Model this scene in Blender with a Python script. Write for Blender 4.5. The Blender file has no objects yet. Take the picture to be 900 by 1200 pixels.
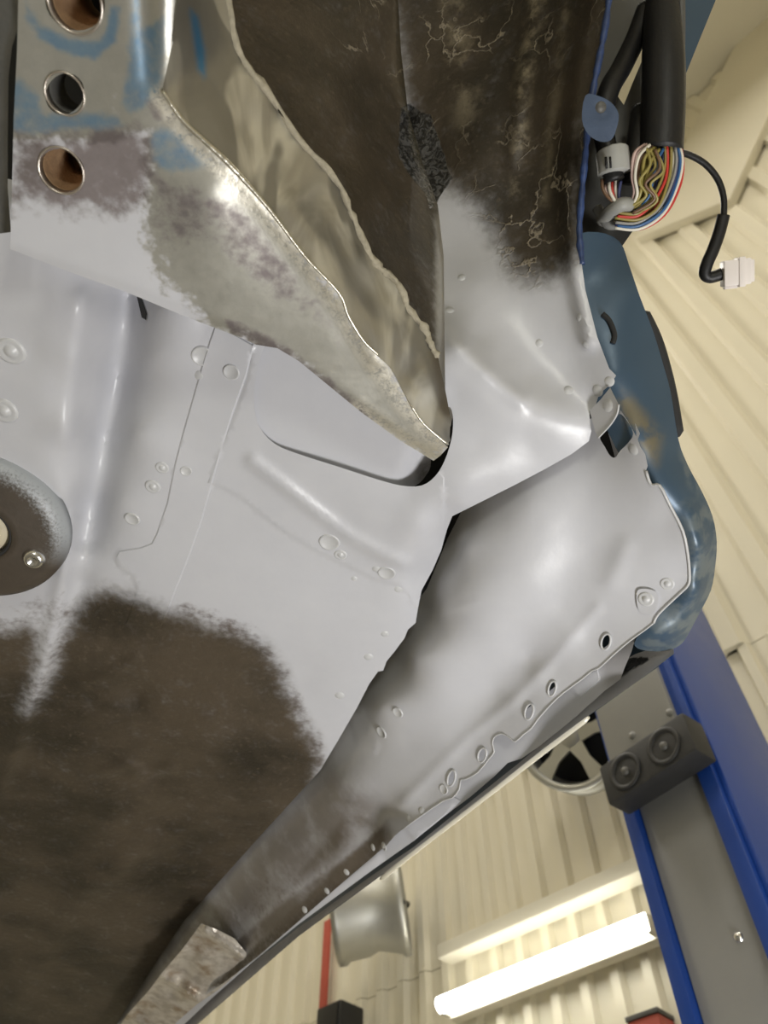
import bpy, bmesh, math, random
import numpy as np
from mathutils import Vector, Matrix
from mathutils.geometry import delaunay_2d_cdt
random.seed(7); np.random.seed(7)
C = bpy.context.scene
COL = C.collection
# ---------------------------------------------------------------- camera
PITCH = math.radians(54.0); FPX = 900.0; CZ = 1.30
cam_d = bpy.data.cameras.new('camera'); cam = bpy.data.objects.new('camera', cam_d); COL.objects.link(cam)
cam.location = (0, 0, CZ); cam.rotation_euler = (math.pi/2 + PITCH, 0, 0)
cam_d.sensor_fit = 'VERTICAL'; cam_d.sensor_height = 36.0; cam_d.sensor_width = 27.0
cam_d.lens = FPX/1200*36.0; cam_d.clip_start = 0.01; cam_d.clip_end = 60
cam_d.dof.use_dof = True; cam_d.dof.focus_distance = 0.64; cam_d.dof.aperture_fstop = 8.5
C.camera = cam
# ---------------------------------------------------------------- world, exposure
W = bpy.data.worlds.new('world'); C.world = W; W.use_nodes = True
W.node_tree.nodes['Background'].inputs[0].default_value = (1.0, 0.95, 0.85, 1)
W.node_tree.nodes['Background'].inputs[1].default_value = 0.05
C.view_settings.view_transform = 'Standard'; C.view_settings.look = 'None'
C.view_settings.gamma = 1.0; C.view_settings.exposure = -0.10
# ---------------------------------------------------------------- lamps of the workshop and an added fill (the wall tube's fitting is built further down)
def area_light(name, loc, target, sx, sy, power, col=(1.0, 0.95, 0.86)):
    d = bpy.data.lights.new(name, 'AREA'); d.shape = 'RECTANGLE'; d.size = sx; d.size_y = sy
    d.energy = power; d.color = col
    o = bpy.data.objects.new(name, d); COL.objects.link(o); o.location = loc
    o.rotation_euler = (Vector(target) - Vector(loc)).to_track_quat('-Z', 'Y').to_euler()
    return o
area_light('outboard_work_lamp', (0.60, 0.57, CZ-.71), (0.02, 0.45, CZ+.55), 0.42, 0.26, 16.5, (1.0, .985, .97))
area_light('front_bounce_fill', (0.2, -1.9, 0.45), (0.1, 0.35, CZ+.55), 0.5, 0.3, 15, (1.0, .99, .86))  # added fill in place of warm bounce from the front, no lamp there
area_light('ceiling_tube_light', (1.3, -1.3, 6.6), (1.3, -1.3, 0), 3.0, 0.2, 95)
area_light('ceiling_tube_light', (-1.2, 1.9, 6.6), (-1.2, 1.9, 0), 3.0, 0.2, 95)
area_light('ceiling_tube_light', (-3.0, -3.0, 6.6), (-3.0, -3.0, 0), 3.0, 0.2, 110)
area_light('wall_tube_glow', (0.60, 1.95, 2.25), (-.6, .6, 0.6), 1.0, 0.05, 3)
# ---------------------------------------------------------------- geometry from the measured photograph
F_ = Vector((0, math.cos(PITCH), math.sin(PITCH))); U_ = Vector((0, -math.sin(PITCH), math.cos(PITCH)))
def rays(P):
    P = np.asarray(P, float).reshape(-1, 2)
    a = (P[:, 0]-450)/FPX; b = -(P[:, 1]-600)/FPX
    return np.stack([a, F_.y + b*U_.y, F_.z + b*U_.z], 1)
def at_n(P, z):                      # points at height z above the lens
    d = rays(P); z = np.broadcast_to(np.asarray(z, float), (len(d),))
    Q = d*(z/d[:, 2])[:, None]; Q[:, 2] += CZ
    return Q
def at(x, y, z): return Vector(at_n([(x, y)], z)[0])
WT = Vector((.717, -.697, 0)).normalized(); WN = Vector((-.697, -.717, 0)).normalized(); WD = 2.1
def at_wall(x, y, off=0.0):          # points on the clad wall, off metres in front of it
    d = Vector(rays([(x, y)])[0]); s = (WD-off)/(-(WN.dot(d)))
    return Vector((d.x*s, d.y*s, d.z*s+CZ))
# ---------------------------------------------------------------- object helpers
def link(name, me, mat=None, parent=None, smooth=True):
    o = bpy.data.objects.new(name, me); COL.objects.link(o)
    if mat and not me.materials: me.materials.append(mat)
    if parent: o.parent = parent
    if smooth and len(me.polygons): me.polygons.foreach_set('use_smooth', [True]*len(me.polygons))
    return o
def child(name, me, mat, parent, smooth=True):
    o = link(name, me, mat, None, smooth); o.parent = parent
    o.matrix_parent_inverse = parent.matrix_world.inverted() if parent.type != 'X' else Matrix()
    return o
def thing(name, label, cat, loc=(0, 0, 0), group=None):
    o = bpy.data.objects.new(name, None); COL.objects.link(o); o.location = loc
    o.empty_display_size = .05
    o['label'] = label; o['category'] = cat
    if group: o['group'] = group
    bpy.context.view_layer.update()
    return o
def tag(o, label, cat, group=None):
    o['label'] = label; o['category'] = cat
    if group: o['group'] = group
    return o
def me_from(verts, faces, name='m'):
    me = bpy.data.meshes.new(name); me.from_pydata([tuple(v) for v in verts], [], faces); me.update()
    return me
def catmull(pts, n=6):
    pts = [np.array(p, float) for p in pts]; out = []
    for i in range(len(pts)-1):
        p0 = pts[max(i-1, 0)]; p1 = pts[i]; p2 = pts[i+1]; p3 = pts[min(i+2, len(pts)-1)]
        for k in range(n):
            t = k/n
            out.append(.5*((2*p1)+(-p0+p2)*t+(2*p0-5*p1+4*p2-p3)*t*t+(-p0+3*p1-3*p2+p3)*t**3))
    out.append(pts[-1]); return out
def sweep_me(pts, rad, seg=10, caps=True, squash=None):
    pts = [Vector(p) for p in pts]; n = len(pts)
    rs = rad if hasattr(rad, '__len__') else [rad]*n
    t0 = (pts[1]-pts[0]).normalized(); nrm = t0.orthogonal().normalized()
    V = []; Fc = []
    for i, p in enumerate(pts):
        t = (pts[min(i+1, n-1)]-pts[max(i-1, 0)]).normalized()
        nrm = (nrm-t*nrm.dot(t)).normalized(); b = t.cross(nrm)
        for k in range(seg):
            a = 2*math.pi*k/seg
            V.append(p+(nrm*math.cos(a)+b*math.sin(a))*rs[i])
    for i in range(n-1):
        for k in range(seg):
            Fc.append((i*seg+k, i*seg+(k+1) % seg, (i+1)*seg+(k+1) % seg, (i+1)*seg+k))
    if caps:
        Fc.append(tuple(reversed(range(seg)))); Fc.append(tuple(range((n-1)*seg, n*seg)))
    return me_from(V, Fc)
def lathe_me(prof, seg=24, closed=False):      # profile (r, z) around z
    V = []; Fc = []; m = len(prof)
    for k in range(seg):
        a = 2*math.pi*k/seg
        for r, z in prof: V.append((r*math.cos(a), r*math.sin(a), z))
    for k in range(seg):
        k2 = (k+1) % seg
        for j in range(m-1 if not closed else m):
            j2 = (j+1) % m
            Fc.append((k*m+j, k2*m+j, k2*m+j2, k*m+j2))
    me = me_from(V, Fc); bm = bmesh.new(); bm.from_mesh(me)
    bmesh.ops.remove_doubles(bm, verts=bm.verts, dist=1e-6); bmesh.ops.recalc_face_normals(bm, faces=bm.faces)
    bm.to_mesh(me); bm.free(); return me
def box_me(o, ax, ay, az, bev=0.0):             # box centred at o with half-axis vectors
    bm = bmesh.new(); o = Vector(o); vs = []
    for sx in (-1, 1):
        for sy in (-1, 1):
            for sz in (-1, 1): vs.append(bm.verts.new(o+Vector(ax)*sx+Vector(ay)*sy+Vector(az)*sz))
    for f in ((0, 1, 3, 2), (4, 6, 7, 5), (0, 4, 5, 1), (2, 3, 7, 6), (0, 2, 6, 4), (1, 5, 7, 3)):
        bm.faces.new([vs[i] for i in f])
    bmesh.ops.recalc_face_normals(bm, faces=bm.faces)
    if bev: bmesh.ops.bevel(bm, geom=bm.edges[:], offset=bev, segments=2, affect='EDGES', profile=.6)
    me = bpy.data.meshes.new('m'); bm.to_mesh(me); bm.free(); me.set_sharp_from_angle(angle=math.radians(40)); return me
# ---------------------------------------------------------------- polygons, distances, surfaces
def seg_dist(P, poly, closed=True):
    A = np.array(poly, float); B = np.roll(A, -1, 0) if closed else A[1:]
    if not closed: A = A[:-1]
    best = np.full(len(P), 1e9)
    for a, b in zip(A, B):
        d = b-a; L = max(d@d, 1e-9); t = np.clip(((P-a)@d)/L, 0, 1)
        best = np.minimum(best, np.hypot(*(P-(a+t[:, None]*d)).T))
    return best
def inside(P, poly):
    A = np.array(poly, float); B = np.roll(A, -1, 0); r = np.zeros(len(P), bool)
    for a, b in zip(A, B):
        c = (a[1] > P[:, 1]) != (b[1] > P[:, 1])
        if abs(b[1]-a[1]) < 1e-12: continue
        r ^= c & (P[:, 0] < (b[0]-a[0])*(P[:, 1]-a[1])/(b[1]-a[1])+a[0])
    return r
def sdist(P, poly):
    d = seg_dist(P, poly); return np.where(inside(P, poly), d, -d)
def sstep(x): x = np.clip(x, 0, 1); return x*x*(3-2*x)
class Surf:
    """relief of a pressing: smooth through measured heights, plus ridges and raised plates"""
    def __init__(s, ctrl, feats=(), lam=1e-3):
        c = np.array(ctrl, float); s.X = c[:, :2]/100; n = len(c); s.feats = list(feats)
        K = s.U(np.linalg.norm(s.X[:, None]-s.X[None], axis=2)) + lam*np.eye(n)
        Pm = np.hstack([np.ones((n, 1)), s.X]); A = np.zeros((n+3, n+3))
        A[:n, :n] = K; A[:n, n:] = Pm; A[n:, :n] = Pm.T
        s.w = np.linalg.solve(A, np.r_[c[:, 2], 0, 0, 0])
    @staticmethod
    def U(r): return np.where(r > 1e-9, r*r*np.log(np.maximum(r, 1e-9)), 0)
    def __call__(s, P):
        P = np.asarray(P, float).reshape(-1, 2); X = P/100; n = len(s.X)
        z = s.U(np.linalg.norm(X[:, None]-s.X[None], axis=2))@s.w[:n]+s.w[n]+X@s.w[n+1:]
        for f in s.feats:
            if f[0] == 'ridge': z = z-f[2]*np.exp(-(seg_dist(P, f[1], False)/f[3])**2)
            elif f[0] == 'plateau': z = z-f[2]*sstep(.5+sdist(P, f[1])/(2*f[3]))
            elif f[0] == 'bump': z = z-f[3]*np.exp(-(((P[:, 0]-f[1])**2+(P[:, 1]-f[2])**2)/f[4]**2))
            elif f[0] == 'fn': z = z+f[1](P)
        return z
    def frame(s, x, y):
        q = at_n([(x, y), (x+1.5, y), (x, y+1.5)], s([(x, y), (x+1.5, y), (x, y+1.5)]))
        p = Vector(q[0]); n = (Vector(q[1])-p).cross(Vector(q[2])-p).normalized()
        if n.dot(Vector((0, 0, CZ))-p) < 0: n = -n
        return p, n
def densify(poly, step, closed=True):
    out = []; n = len(poly)
    for i in range(n if closed else n-1):
        a = np.array(poly[i], float); b = np.array(poly[(i+1) % n], float); L = np.hypot(*(b-a)); k = max(1, int(round(L/step)))
        for j in range(k): out.append(a+(b-a)*j/k)
    if not closed: out.append(np.array(poly[-1], float))
    return out
def offset_line(poly, d, closed):
    A = [np.array(p, float) for p in poly]; n = len(A); out = []
    for i in range(n):
        a = A[(i-1) % n] if closed or i else A[i]; b = A[(i+1) % n] if closed or i < n-1 else A[i]
        t = b-a; t /= max(np.hypot(*t), 1e-9); out.append(A[i]+np.array([-t[1], t[0]])*d)
    return out
def smooth_poly(poly, n=4):
    k = len(poly); P = [np.array(p, float) for p in poly]; out = []
    for i in range(k):
        p0, p1, p2, p3 = P[i-1], P[i], P[(i+1) % k], P[(i+2) % k]
        for j in range(n):
            t = j/n; out.append(.5*((2*p1)+(-p0+p2)*t+(2*p0-5*p1+4*p2-p3)*t*t+(-p0+3*p1-3*p2+p3)*t**3))
    return out
def sheet(name, outline, surf, mat, parent, step=6.0, thick=.0012, holes=(), lines=(), masks=None, sharp=38):
    verts = []; edges = []
    def add(poly, closed):
        s = len(verts); verts.extend([tuple(p) for p in poly]); m = len(poly)
        for i in range(m if closed else m-1): edges.append((s+i, s+(i+1) % m))
    add(densify(outline, step*.8), True)
    for h in holes: add(densify(h, step*.5), True)
    for l in lines: add(densify(l, step*.8, False), False)
    for f in surf.feats:
        if f[0] == 'plateau' and f[3] < 3:
            for d in (-f[3]*1.05, f[3]*1.05): add(densify(offset_line(densify(f[1], 12), d, True), step), True)
    O = np.array(outline, float); lo = O.min(0); hi = O.max(0)
    gx, gy = np.meshgrid(np.arange(lo[0], hi[0], step), np.arange(lo[1], hi[1], step*.87)); gx[1::2] += step/2
    G = np.stack([gx.ravel(), gy.ravel()], 1)+np.random.uniform(-.12, .12, (gx.size, 2))*step
    G = G[inside(G, outline)]
    if len(verts): 
        A = np.array(verts); keep = np.ones(len(G), bool)
        for k in range(0, len(G), 4000):
            d = np.min(np.linalg.norm(G[k:k+4000, None]-A[None], axis=2), axis=1); keep[k:k+4000] = d > step*.45
        G = G[keep]
    verts = [Vector(v) for v in verts]+[Vector(g) for g in G]
    r = delaunay_2d_cdt(verts, edges, [], 0, 1e-4)
    P = np.array([tuple(v) for v in r[0]]); T = np.array([f for f in r[2] if len(f) == 3])
    cen = P[T].mean(1); ok = inside(cen, outline)
    for h in holes: ok &= ~inside(cen, h)
    T = T[ok]
    e1 = P[T[:, 1]]-P[T[:, 0]]; e2 = P[T[:, 2]]-P[T[:, 0]]; cr = e1[:, 0]*e2[:, 1]-e1[:, 1]*e2[:, 0]
    T[cr > 0] = T[cr > 0][:, ::-1]; T = T[np.abs(cr) > 1e-6]
    used, inv = np.unique(T, return_inverse=True); P = P[used]; T = inv.reshape(-1, 3); n = len(P)
    z = surf(P); Vf = at_n(P, z); Vb = at_n(P, z+thick)
    # which way round faces the lens
    nr = np.cross(Vf[T[:, 1]]-Vf[T[:, 0]], Vf[T[:, 2]]-Vf[T[:, 0]]); view = np.array([0, 0, CZ])-Vf[T[:, 0]]
    if np.mean(np.sum(nr*view, 1) > 0) < .5: T = T[:, ::-1]
    ecount = {}
    for a, b, c in T:
        for u, v in ((a, b), (b, c), (c, a)): ecount[(u, v)] = 1
    rim = [(u, v) for (u, v) in ecount if (v, u) not in ecount]
    faces = [tuple(int(i) for i in t) for t in T]+[tuple(int(i)+n for i in t[::-1]) for t in T]
    V = [Vf, Vb]; base = 2*n; idx = list(range(n))+list(range(n)); extra = []
    rmap = {}
    for u, v in rim:
        for w in (u, v):
            if w not in rmap:
                rmap[w] = base+2*len(rmap); extra += [Vf[w], Vb[w]]; idx += [w, w]
        faces.append((rmap[v], rmap[u], rmap[u]+1, rmap[v]+1))
    V = np.vstack(V+[np.array(extra)]) if extra else np.vstack(V)
    me = me_from(V.tolist(), faces)
    for k, fn in (masks or {}).items():
        at_ = me.attributes.new(k, 'FLOAT', 'POINT'); at_.data.foreach_set('value', np.clip(fn(P), 0, 1)[idx].astype(np.float32))
    o = child(name, me, mat, parent)
    me.set_sharp_from_angle(angle=math.radians(sharp))
    return o
def area(poly, soft, hi=1.0): return lambda P: hi*sstep(.5+sdist(P, poly)/(2*soft))
def union(*fs): return lambda P: np.max([f(P) for f in fs], 0)
# ---------------------------------------------------------------- materials
class NT:
    def __init__(s, name):
        s.m = bpy.data.materials.new(name); s.m.use_nodes = True; s.t = s.m.node_tree; s.n = s.t.nodes
        s.b = s.n['Principled BSDF']; s.co = s.n.new('ShaderNodeTexCoord').outputs['Object']
    def set(s, sock, v):
        if hasattr(v, 'links') or hasattr(v, 'is_linked'): s.t.links.new(v, sock)
        else: sock.default_value = v if not isinstance(v, tuple) or len(v) == 4 or len(sock.default_value) == 3 else (*v, 1)
    def noise(s, scale, detail=4, rough=.55, dist=0, vec=None, stretch=None):
        n = s.n.new('ShaderNodeTexNoise'); n.inputs['Scale'].default_value = scale; n.inputs['Detail'].default_value = detail
        n.inputs['Roughness'].default_value = rough; n.inputs['Distortion'].default_value = dist
        v = vec or s.co
        if stretch:
            mp = s.n.new('ShaderNodeMapping'); mp.inputs['Scale'].default_value = stretch[0]; mp.inputs['Rotation'].default_value = stretch[1]
            s.t.links.new(v, mp.inputs['Vector']); v = mp.outputs[0]
        s.t.links.new(v, n.inputs['Vector']); return n.outputs['Fac']
    def attr(s, name):
        a = s.n.new('ShaderNodeAttribute'); a.attribute_name = name; return a.outputs['Fac']
    def math(s, op, a, b=0.0, clamp=False):
        m = s.n.new('ShaderNodeMath'); m.operation = op; m.use_clamp = clamp; s.set(m.inputs[0], a); s.set(m.inputs[1], b); return m.outputs[0]
    def ramp(s, v, lo, hi, a=0.0, b=1.0):
        m = s.n.new('ShaderNodeMapRange'); m.interpolation_type = 'SMOOTHSTEP'; s.set(m.inputs[0], v)
        for i, x in zip((1, 2, 3, 4), (lo, hi, a, b)): s.set(m.inputs[i], x)
        return m.outputs[0]
    def mix(s, f, a, b):
        m = s.n.new('ShaderNodeMix'); m.data_type = 'RGBA'; s.set(m.inputs[0], f)
        for sock, v in ((m.inputs[6], a), (m.inputs[7], b)): s.set(sock, (*v, 1) if isinstance(v, tuple) and len(v) == 3 else v)
        return m.outputs[2]
    def mixf(s, f, a, b):
        m = s.n.new('ShaderNodeMix'); m.data_type = 'FLOAT'; s.set(m.inputs[0], f); s.set(m.inputs[2], a); s.set(m.inputs[3], b); return m.outputs[0]
    def bump(s, h, strength, dist, prev=None):
        b = s.n.new('ShaderNodeBump'); b.inputs['Strength'].default_value = strength; b.inputs['Distance'].default_value = dist
        s.t.links.new(h, b.inputs['Height'])
        if prev: s.t.links.new(prev, b.inputs['Normal'])
        return b.outputs[0]
    def out(s, col=None, rough=None, metal=None, nrm=None, **kw):
        for k, v in (('Base Color', col), ('Roughness', rough), ('Metallic', metal), ('Normal', nrm)):
            if v is not None: s.set(s.b.inputs[k], (*v, 1) if isinstance(v, tuple) and len(v) == 3 else v)
        for k, v in kw.items(): s.set(s.b.inputs[k.replace('_', ' ')], v)
        return s.m
def simple(name, col, rough=.5, metal=0.0, var=.12, scale=30, bump=0.0):
    t = NT(name); n = t.noise(scale); c2 = tuple(x*(1-var) for x in col); c3 = tuple(min(1, x*(1+var)) for x in col)
    nr = t.bump(t.noise(scale*6, 3), bump, .001) if bump else None
    return t.out(t.mix(n, c2, c3), t.mixf(n, max(rough-.06, .02), rough+.06), metal, nr)
def underbody_mat():
    t = NT('primed_sheet_metal')
    big = t.noise(9, 5); fine = t.noise(140, 4); micro = t.noise(520, 2); mid = t.noise(38, 5, .6)
    def mask(nm, amp_f=.55, amp_m=.5, w=.22):
        v = t.attr(nm); e = t.math('ADD', t.math('MULTIPLY', t.math('SUBTRACT', fine, .5), amp_f), t.math('MULTIPLY', t.math('SUBTRACT', mid, .5), amp_m))
        gate = t.math('MULTIPLY', t.ramp(v, 0.0, .12), 1.0)
        return t.math('MULTIPLY', t.ramp(t.math('ADD', v, t.math('MULTIPLY', e, t.ramp(v, 0.0, .25))), .5-w, .5+w), gate)
    brown = mask('brown', .5, .55, .5); tar_and_gap_shade = mask('tar_and_gap_shade', .6, .6, .12); bare = mask('bare', .9, .8, .15); blue = mask('blue', .7, .8, .32); stain = mask('stain', .8, 1.0, .28)
    col = t.mix(mid, (.515, .52, .555), (.57, .575, .605))
    col = t.mix(bare, col, t.mix(t.noise(90, 5, .7), (.34, .335, .30), (.50, .49, .44)))
    col = t.mix(stain, col, t.mix(t.noise(60, 6, .7), (.13, .108, .105), (.25, .222, .225)))
    col = t.mix(blue, col, t.mix(t.noise(50, 5, .7), (.10, .21, .36), (.30, .40, .46)))
    under = t.mix(t.ramp(t.math('ADD', t.math('MULTIPLY', big, .6), t.math('MULTIPLY', t.noise(3.5, 4), .4)), .36, .62), (.022, .017, .010), (.074, .056, .037)); under = t.mix(t.ramp(fine, .55, .75, 0, .5), under, (.12, .096, .068))
    col = t.mix(brown, col, under)
    pale = t.math('MULTIPLY', t.attr('pale'), t.ramp(t.noise(30, 5, .65), .42, .62)); col = t.mix(pale, col, (.34, .29, .20))
    gr = t.math('MULTIPLY', t.attr('ground'), t.ramp(t.math('ADD', t.math('MULTIPLY', fine, .6), t.math('MULTIPLY', micro, .4)), .36, .54)); col = t.mix(gr, col, (.74, .71, .62))
    film_and_reflection = t.math('MULTIPLY', t.attr('film_and_reflection'), t.ramp(t.noise(20, 5, .6), .25, .60, .55, 1.0)); col = t.mix(film_and_reflection, col, t.mix(mid, (.085, .066, .048), (.15, .125, .10)))
    col = t.mix(tar_and_gap_shade, col, t.mix(t.ramp(t.noise(170, 4, .6, 1.5), .42, .62), (.012, .012, .012), (.10, .10, .10)))
    # dried hair-line cracks of old sealer
    w = t.n.new('ShaderNodeVectorMath'); w.operation = 'MULTIPLY_ADD'; nn = t.n.new('ShaderNodeTexNoise'); nn.inputs['Scale'].default_value = 22; nn.inputs['Detail'].default_value = 6
    t.t.links.new(t.co, nn.inputs['Vector']); t.t.links.new(nn.outputs['Color'], w.inputs[0]); w.inputs[1].default_value = (.09, .09, .09); t.t.links.new(t.co, w.inputs[2])
    vo = t.n.new('ShaderNodeTexVoronoi'); vo.feature = 'DISTANCE_TO_EDGE'; vo.inputs['Scale'].default_value = 21; t.t.links.new(w.outputs[0], vo.inputs['Vector'])
    line = t.math('MULTIPLY', t.ramp(vo.outputs['Distance'], .030, .004), t.ramp(t.noise(13, 5, .6), .46, .60))
    crack = t.math('MULTIPLY', line, t.attr('crack')); col = t.mix(t.math('MULTIPLY', crack, .7), col, (.36, .31, .23))
    rough = t.mixf(bare, t.mixf(fine, .30, .38), t.mixf(fine, .32, .5)); rough = t.mixf(stain, rough, .55); rough = t.mixf(brown, rough, t.mixf(fine, .42, .62)); rough = t.mixf(tar_and_gap_shade, rough, .3)
    metal = t.math('MULTIPLY', t.math('MULTIPLY', bare, .6), t.math('SUBTRACT', 1.0, brown))
    metal = t.mixf(gr, metal, .85)
    n1 = t.bump(t.noise(75, 3), .10, .002); n1 = t.bump(t.math('MULTIPLY', t.attr('ground'), fine), .35, .0012, n1)
    rb = t.math('ADD', t.math('MULTIPLY', brown, t.noise(110, 5, .65)), t.math('MULTIPLY', tar_and_gap_shade, t.noise(150, 4, .6, 1.5)))
    n2 = t.bump(rb, .55, .0016, n1)
    n3 = t.bump(t.math('MULTIPLY', crack, 1.0), .8, .0015, n2)
    return t.out(col, rough, metal, n3)
UB = underbody_mat()
def ground_mat():
    t = NT('ground_bare_steel')
    st = t.noise(9, 3, .5, .8, stretch=((1.6, .6, .6), (0, 0, .75))); fine = t.noise(240, 3); sm = t.noise(16, 3, .5, 1.2, stretch=((1.6, .6, .6), (0, 0, .75)))
    col = t.mix(t.ramp(sm, .40, .62), (.36, .34, .29), (.62, .60, .53)); col = t.mix(t.ramp(st, .52, .56, 0, .85), col, (.20, .19, .165))
    blue = t.math('MULTIPLY', t.attr('blue'), t.ramp(st, .4, .5)); col = t.mix(blue, col, (.06, .20, .36))
    col = t.mix(t.math('MULTIPLY', t.attr('brown'), .9), col, (.09, .07, .045))
    n = t.bump(st, .25, .012); n = t.bump(sm, .22, .008, n); n = t.bump(fine, .12, .001, n)
    return t.out(col, t.mixf(sm, .30, .48), .70, n)
GROUND = ground_mat()
def edge_mat():
    t = NT('flap_ground_edge'); f = t.noise(330, 3, .6); 
    return t.out(t.mix(f, (.45, .42, .34), (.85, .82, .72)), t.mixf(f, .22, .42), .95, t.bump(f, .5, .0008))
EDGE = edge_mat()
SEALER = simple('sandy_seam_sealer', (.40, .36, .27), .75, 0, .4, 260, .8)
PRIMER = simple('grey_primer', (.54, .545, .555), .34, 0, .05, 40, .05)
PRIMER_D = simple('grey_primer_matt', (.40, .40, .41), .5, 0, .08, 40, .05)
INNER = simple('cavity_shade_black', (.02, .02, .02), .8)  # near-black colour puts the shade of cavities into the surface
def blue_mat():
    t = NT('old_blue_car_paint'); b = t.noise(14, 5); f = t.noise(120, 3)
    col = t.mix(b, (.045, .080, .125), (.065, .105, .150)); s = t.math('MULTIPLY', t.attr('stain'), t.ramp(t.noise(35, 5), .40, .55)); col = t.mix(s, col, (.17, .15, .10))
    pr = t.math('MULTIPLY', t.attr('bare'), t.ramp(t.noise(60, 4), .40, .58)); col = t.mix(pr, col, (.16, .19, .20))
    return t.out(col, t.mixf(f, .34, .46), .25, t.bump(f, .06, .001))
BLUE = blue_mat()
BLUE_EDGE = simple('blue_paint_edge', (.025, .05, .14), .4, 0, .8, 120, .4)
BLACK = simple('black_loom_tape', (.006, .006, .0065), .5, 0, .3, 60, .25)
DARK = simple('dark_brown_undersealed_steel', (.060, .048, .036), .5, .1, .3, 40, .3)
STEEL_D = simple('dusty_dark_steel', (.10, .098, .09), .5, .2, .3, 60, .3)
BOLT = simple('bright_zinc', (.75, .75, .74), .22, 1.0, .1, 90, .1)
RUST = simple('rusty_threads', (.44, .29, .17), .45, .45, .35, 120, .5)
RINGS = simple('bare_ring_edge', (.55, .50, .45), .3, .85, .2, 90, .2)
TAN = simple('pale_rubber_bush', (.56, .50, .36), .6, 0, .2, 50, .2)
SHEET = simple('cream_cladding', (.76, .71, .565), .42, 0, .04, 3)
TRIMC = simple('cream_trim', (.78, .74, .61), .45, 0, .04, 3)
POSTB = simple('blue_lift_paint', (.010, .052, .28), .35, 0, .08, 12)
POSTG = simple('grey_lift_paint', (.27, .27, .265), .4, 0, .06, 12)
RUBBER = simple('black_rubber', (.022, .022, .022), .6, 0, .3, 50, .3)
ALLOY = simple('silver_alloy', (.55, .55, .51), .46, .8, .06, 20)
ALLOY_D = simple('shaded_alloy_barrel', (.20, .20, .19), .4, .7, .1, 20)
CONC = simple('concrete_floor', (.27, .26, .24), .55, 0, .1, 4)
PLAST = simple('white_connector_plastic', (.78, .72, .68), .4, 0, .05, 40)
RED = simple('red_strap', (.48, .09, .06), .5, 0, .1, 20)
def wire_mat(n, c): return simple(n, c, .35, 0, .08, 80)
def emit(name, col, s):
    t = NT(name); return t.out((.9, .9, .9), .4, Emission_Color=(*col, 1), Emission_Strength=s)
TUBE = emit('lit_fluorescent_tube', (1.0, .98, .90), 10.0)
# ================================================================ THE ROOM
wall = bpy.data.objects.new('wall_left', None); COL.objects.link(wall); wall['kind'] = 'structure'
wall.location = -WN*WD; bpy.context.view_layer.update()
def wall_pt(u, z, off): return -WN*WD+WN*off+WT*u+Vector((0, 0, z))
def cladding(width, z0, z1, pitch, depth):
    prof = []; n = int(round(width/pitch))
    for i in range(n):
        u = i*pitch
        prof += [(u, 0), (u+pitch*.52, 0), (u+pitch*.62, depth), (u+pitch*.90, depth)]
    prof.append((width, 0)); V = []; Fc = []
    for z in (z0, z1):
        for u, d in prof: V.append(WT*u+WN*d+Vector((0, 0, z)))
    m = len(prof)
    for z in (z0, z1):
        for u, d in prof: V.append(WT*u+WN*(d-.02)+Vector((0, 0, z)))
    for i in range(m-1):
        Fc.append((i, i+1, m+i+1, m+i)); Fc.append((2*m+i, 3*m+i, 3*m+i+1, 2*m+i+1))
        Fc.append((i, 2*m+i, 2*m+i+1, i+1)); Fc.append((m+i, m+i+1, 3*m+i+1, 3*m+i))
    Fc.append((0, m, 3*m, 2*m)); Fc.append((m-1, 3*m-1, 4*m-1, 2*m-1))
    me = me_from(V, Fc); bm = bmesh.new(); bm.from_mesh(me); bmesh.ops.recalc_face_normals(bm, faces=bm.faces); bm.to_mesh(me); bm.free(); return me
z_rail = at_wall(680, 1068).z
z_split = at_wall(860, 772).z
me_lo = cladding(1.0, 0.0, z_rail-.003, .10, .022); me_mid = cladding(1.0, z_rail, z_split, .10, .022); me_up = cladding(1.2, z_split+.004, 7.28, .20, .03)
for me, w in ((me_lo, 1.0), (me_mid, 1.0), (me_up, 1.2)):
    me.materials.append(SHEET); k = -5.0
    while k < 5.0:
        o = link('cladding_sheet', me, None, None, False); o.parent = wall; o.matrix_parent_inverse = wall.matrix_world.inverted()
        o.location = wall_pt(k, 0, .021); k += w
o = child('wall_backing', box_me(wall_pt(0, 3.65, -.06), WT*5.2, WN*.05, Vector((0, 0, 3.65))), TRIMC, wall, False)
ur = WT.dot(at_wall(522, 1128, .07)); o = child('cladding_rail', box_me(wall_pt((ur+5)/2, z_rail, .075), WT*((5-ur)/2), WN*.035, Vector((0, 0, .022)), .006), TRIMC, wall, False)
# sloping eaves brace seen at the top right
a = at_wall(800, 262, .07); b = at_wall(925, 5, .07); ax = (b-a); L = ax.length; ax.normalize(); sd = ax.cross(WN)
o = child('eaves_brace', box_me((a+b)/2, ax*(L/2), sd*.30, WN*.03, .01), SHEET, wall, False)
def struct(name, me, mat):
    o = link(name, me, mat, None, False); o['kind'] = 'structure'; return o
fl = struct('floor', box_me((0, 0, -.05), Vector((7, 0, 0)), Vector((0, 7, 0)), Vector((0, 0, .05))), CONC)
ce = struct('ceiling', box_me((0, 0, 7.35), Vector((7, 0, 0)), Vector((0, 7, 0)), Vector((0, 0, .05))), TRIMC)
struct('wall_right', box_me(WN*5.0+Vector((0, 0, 3.65)), WT*5.2, WN*.05, Vector((0, 0, 3.65))), TRIMC)
struct('wall_front', box_me(WT*5.2+WN*1.4+Vector((0, 0, 3.65)), WN*3.6, WT*.05, Vector((0, 0, 3.65))), TRIMC)
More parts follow.
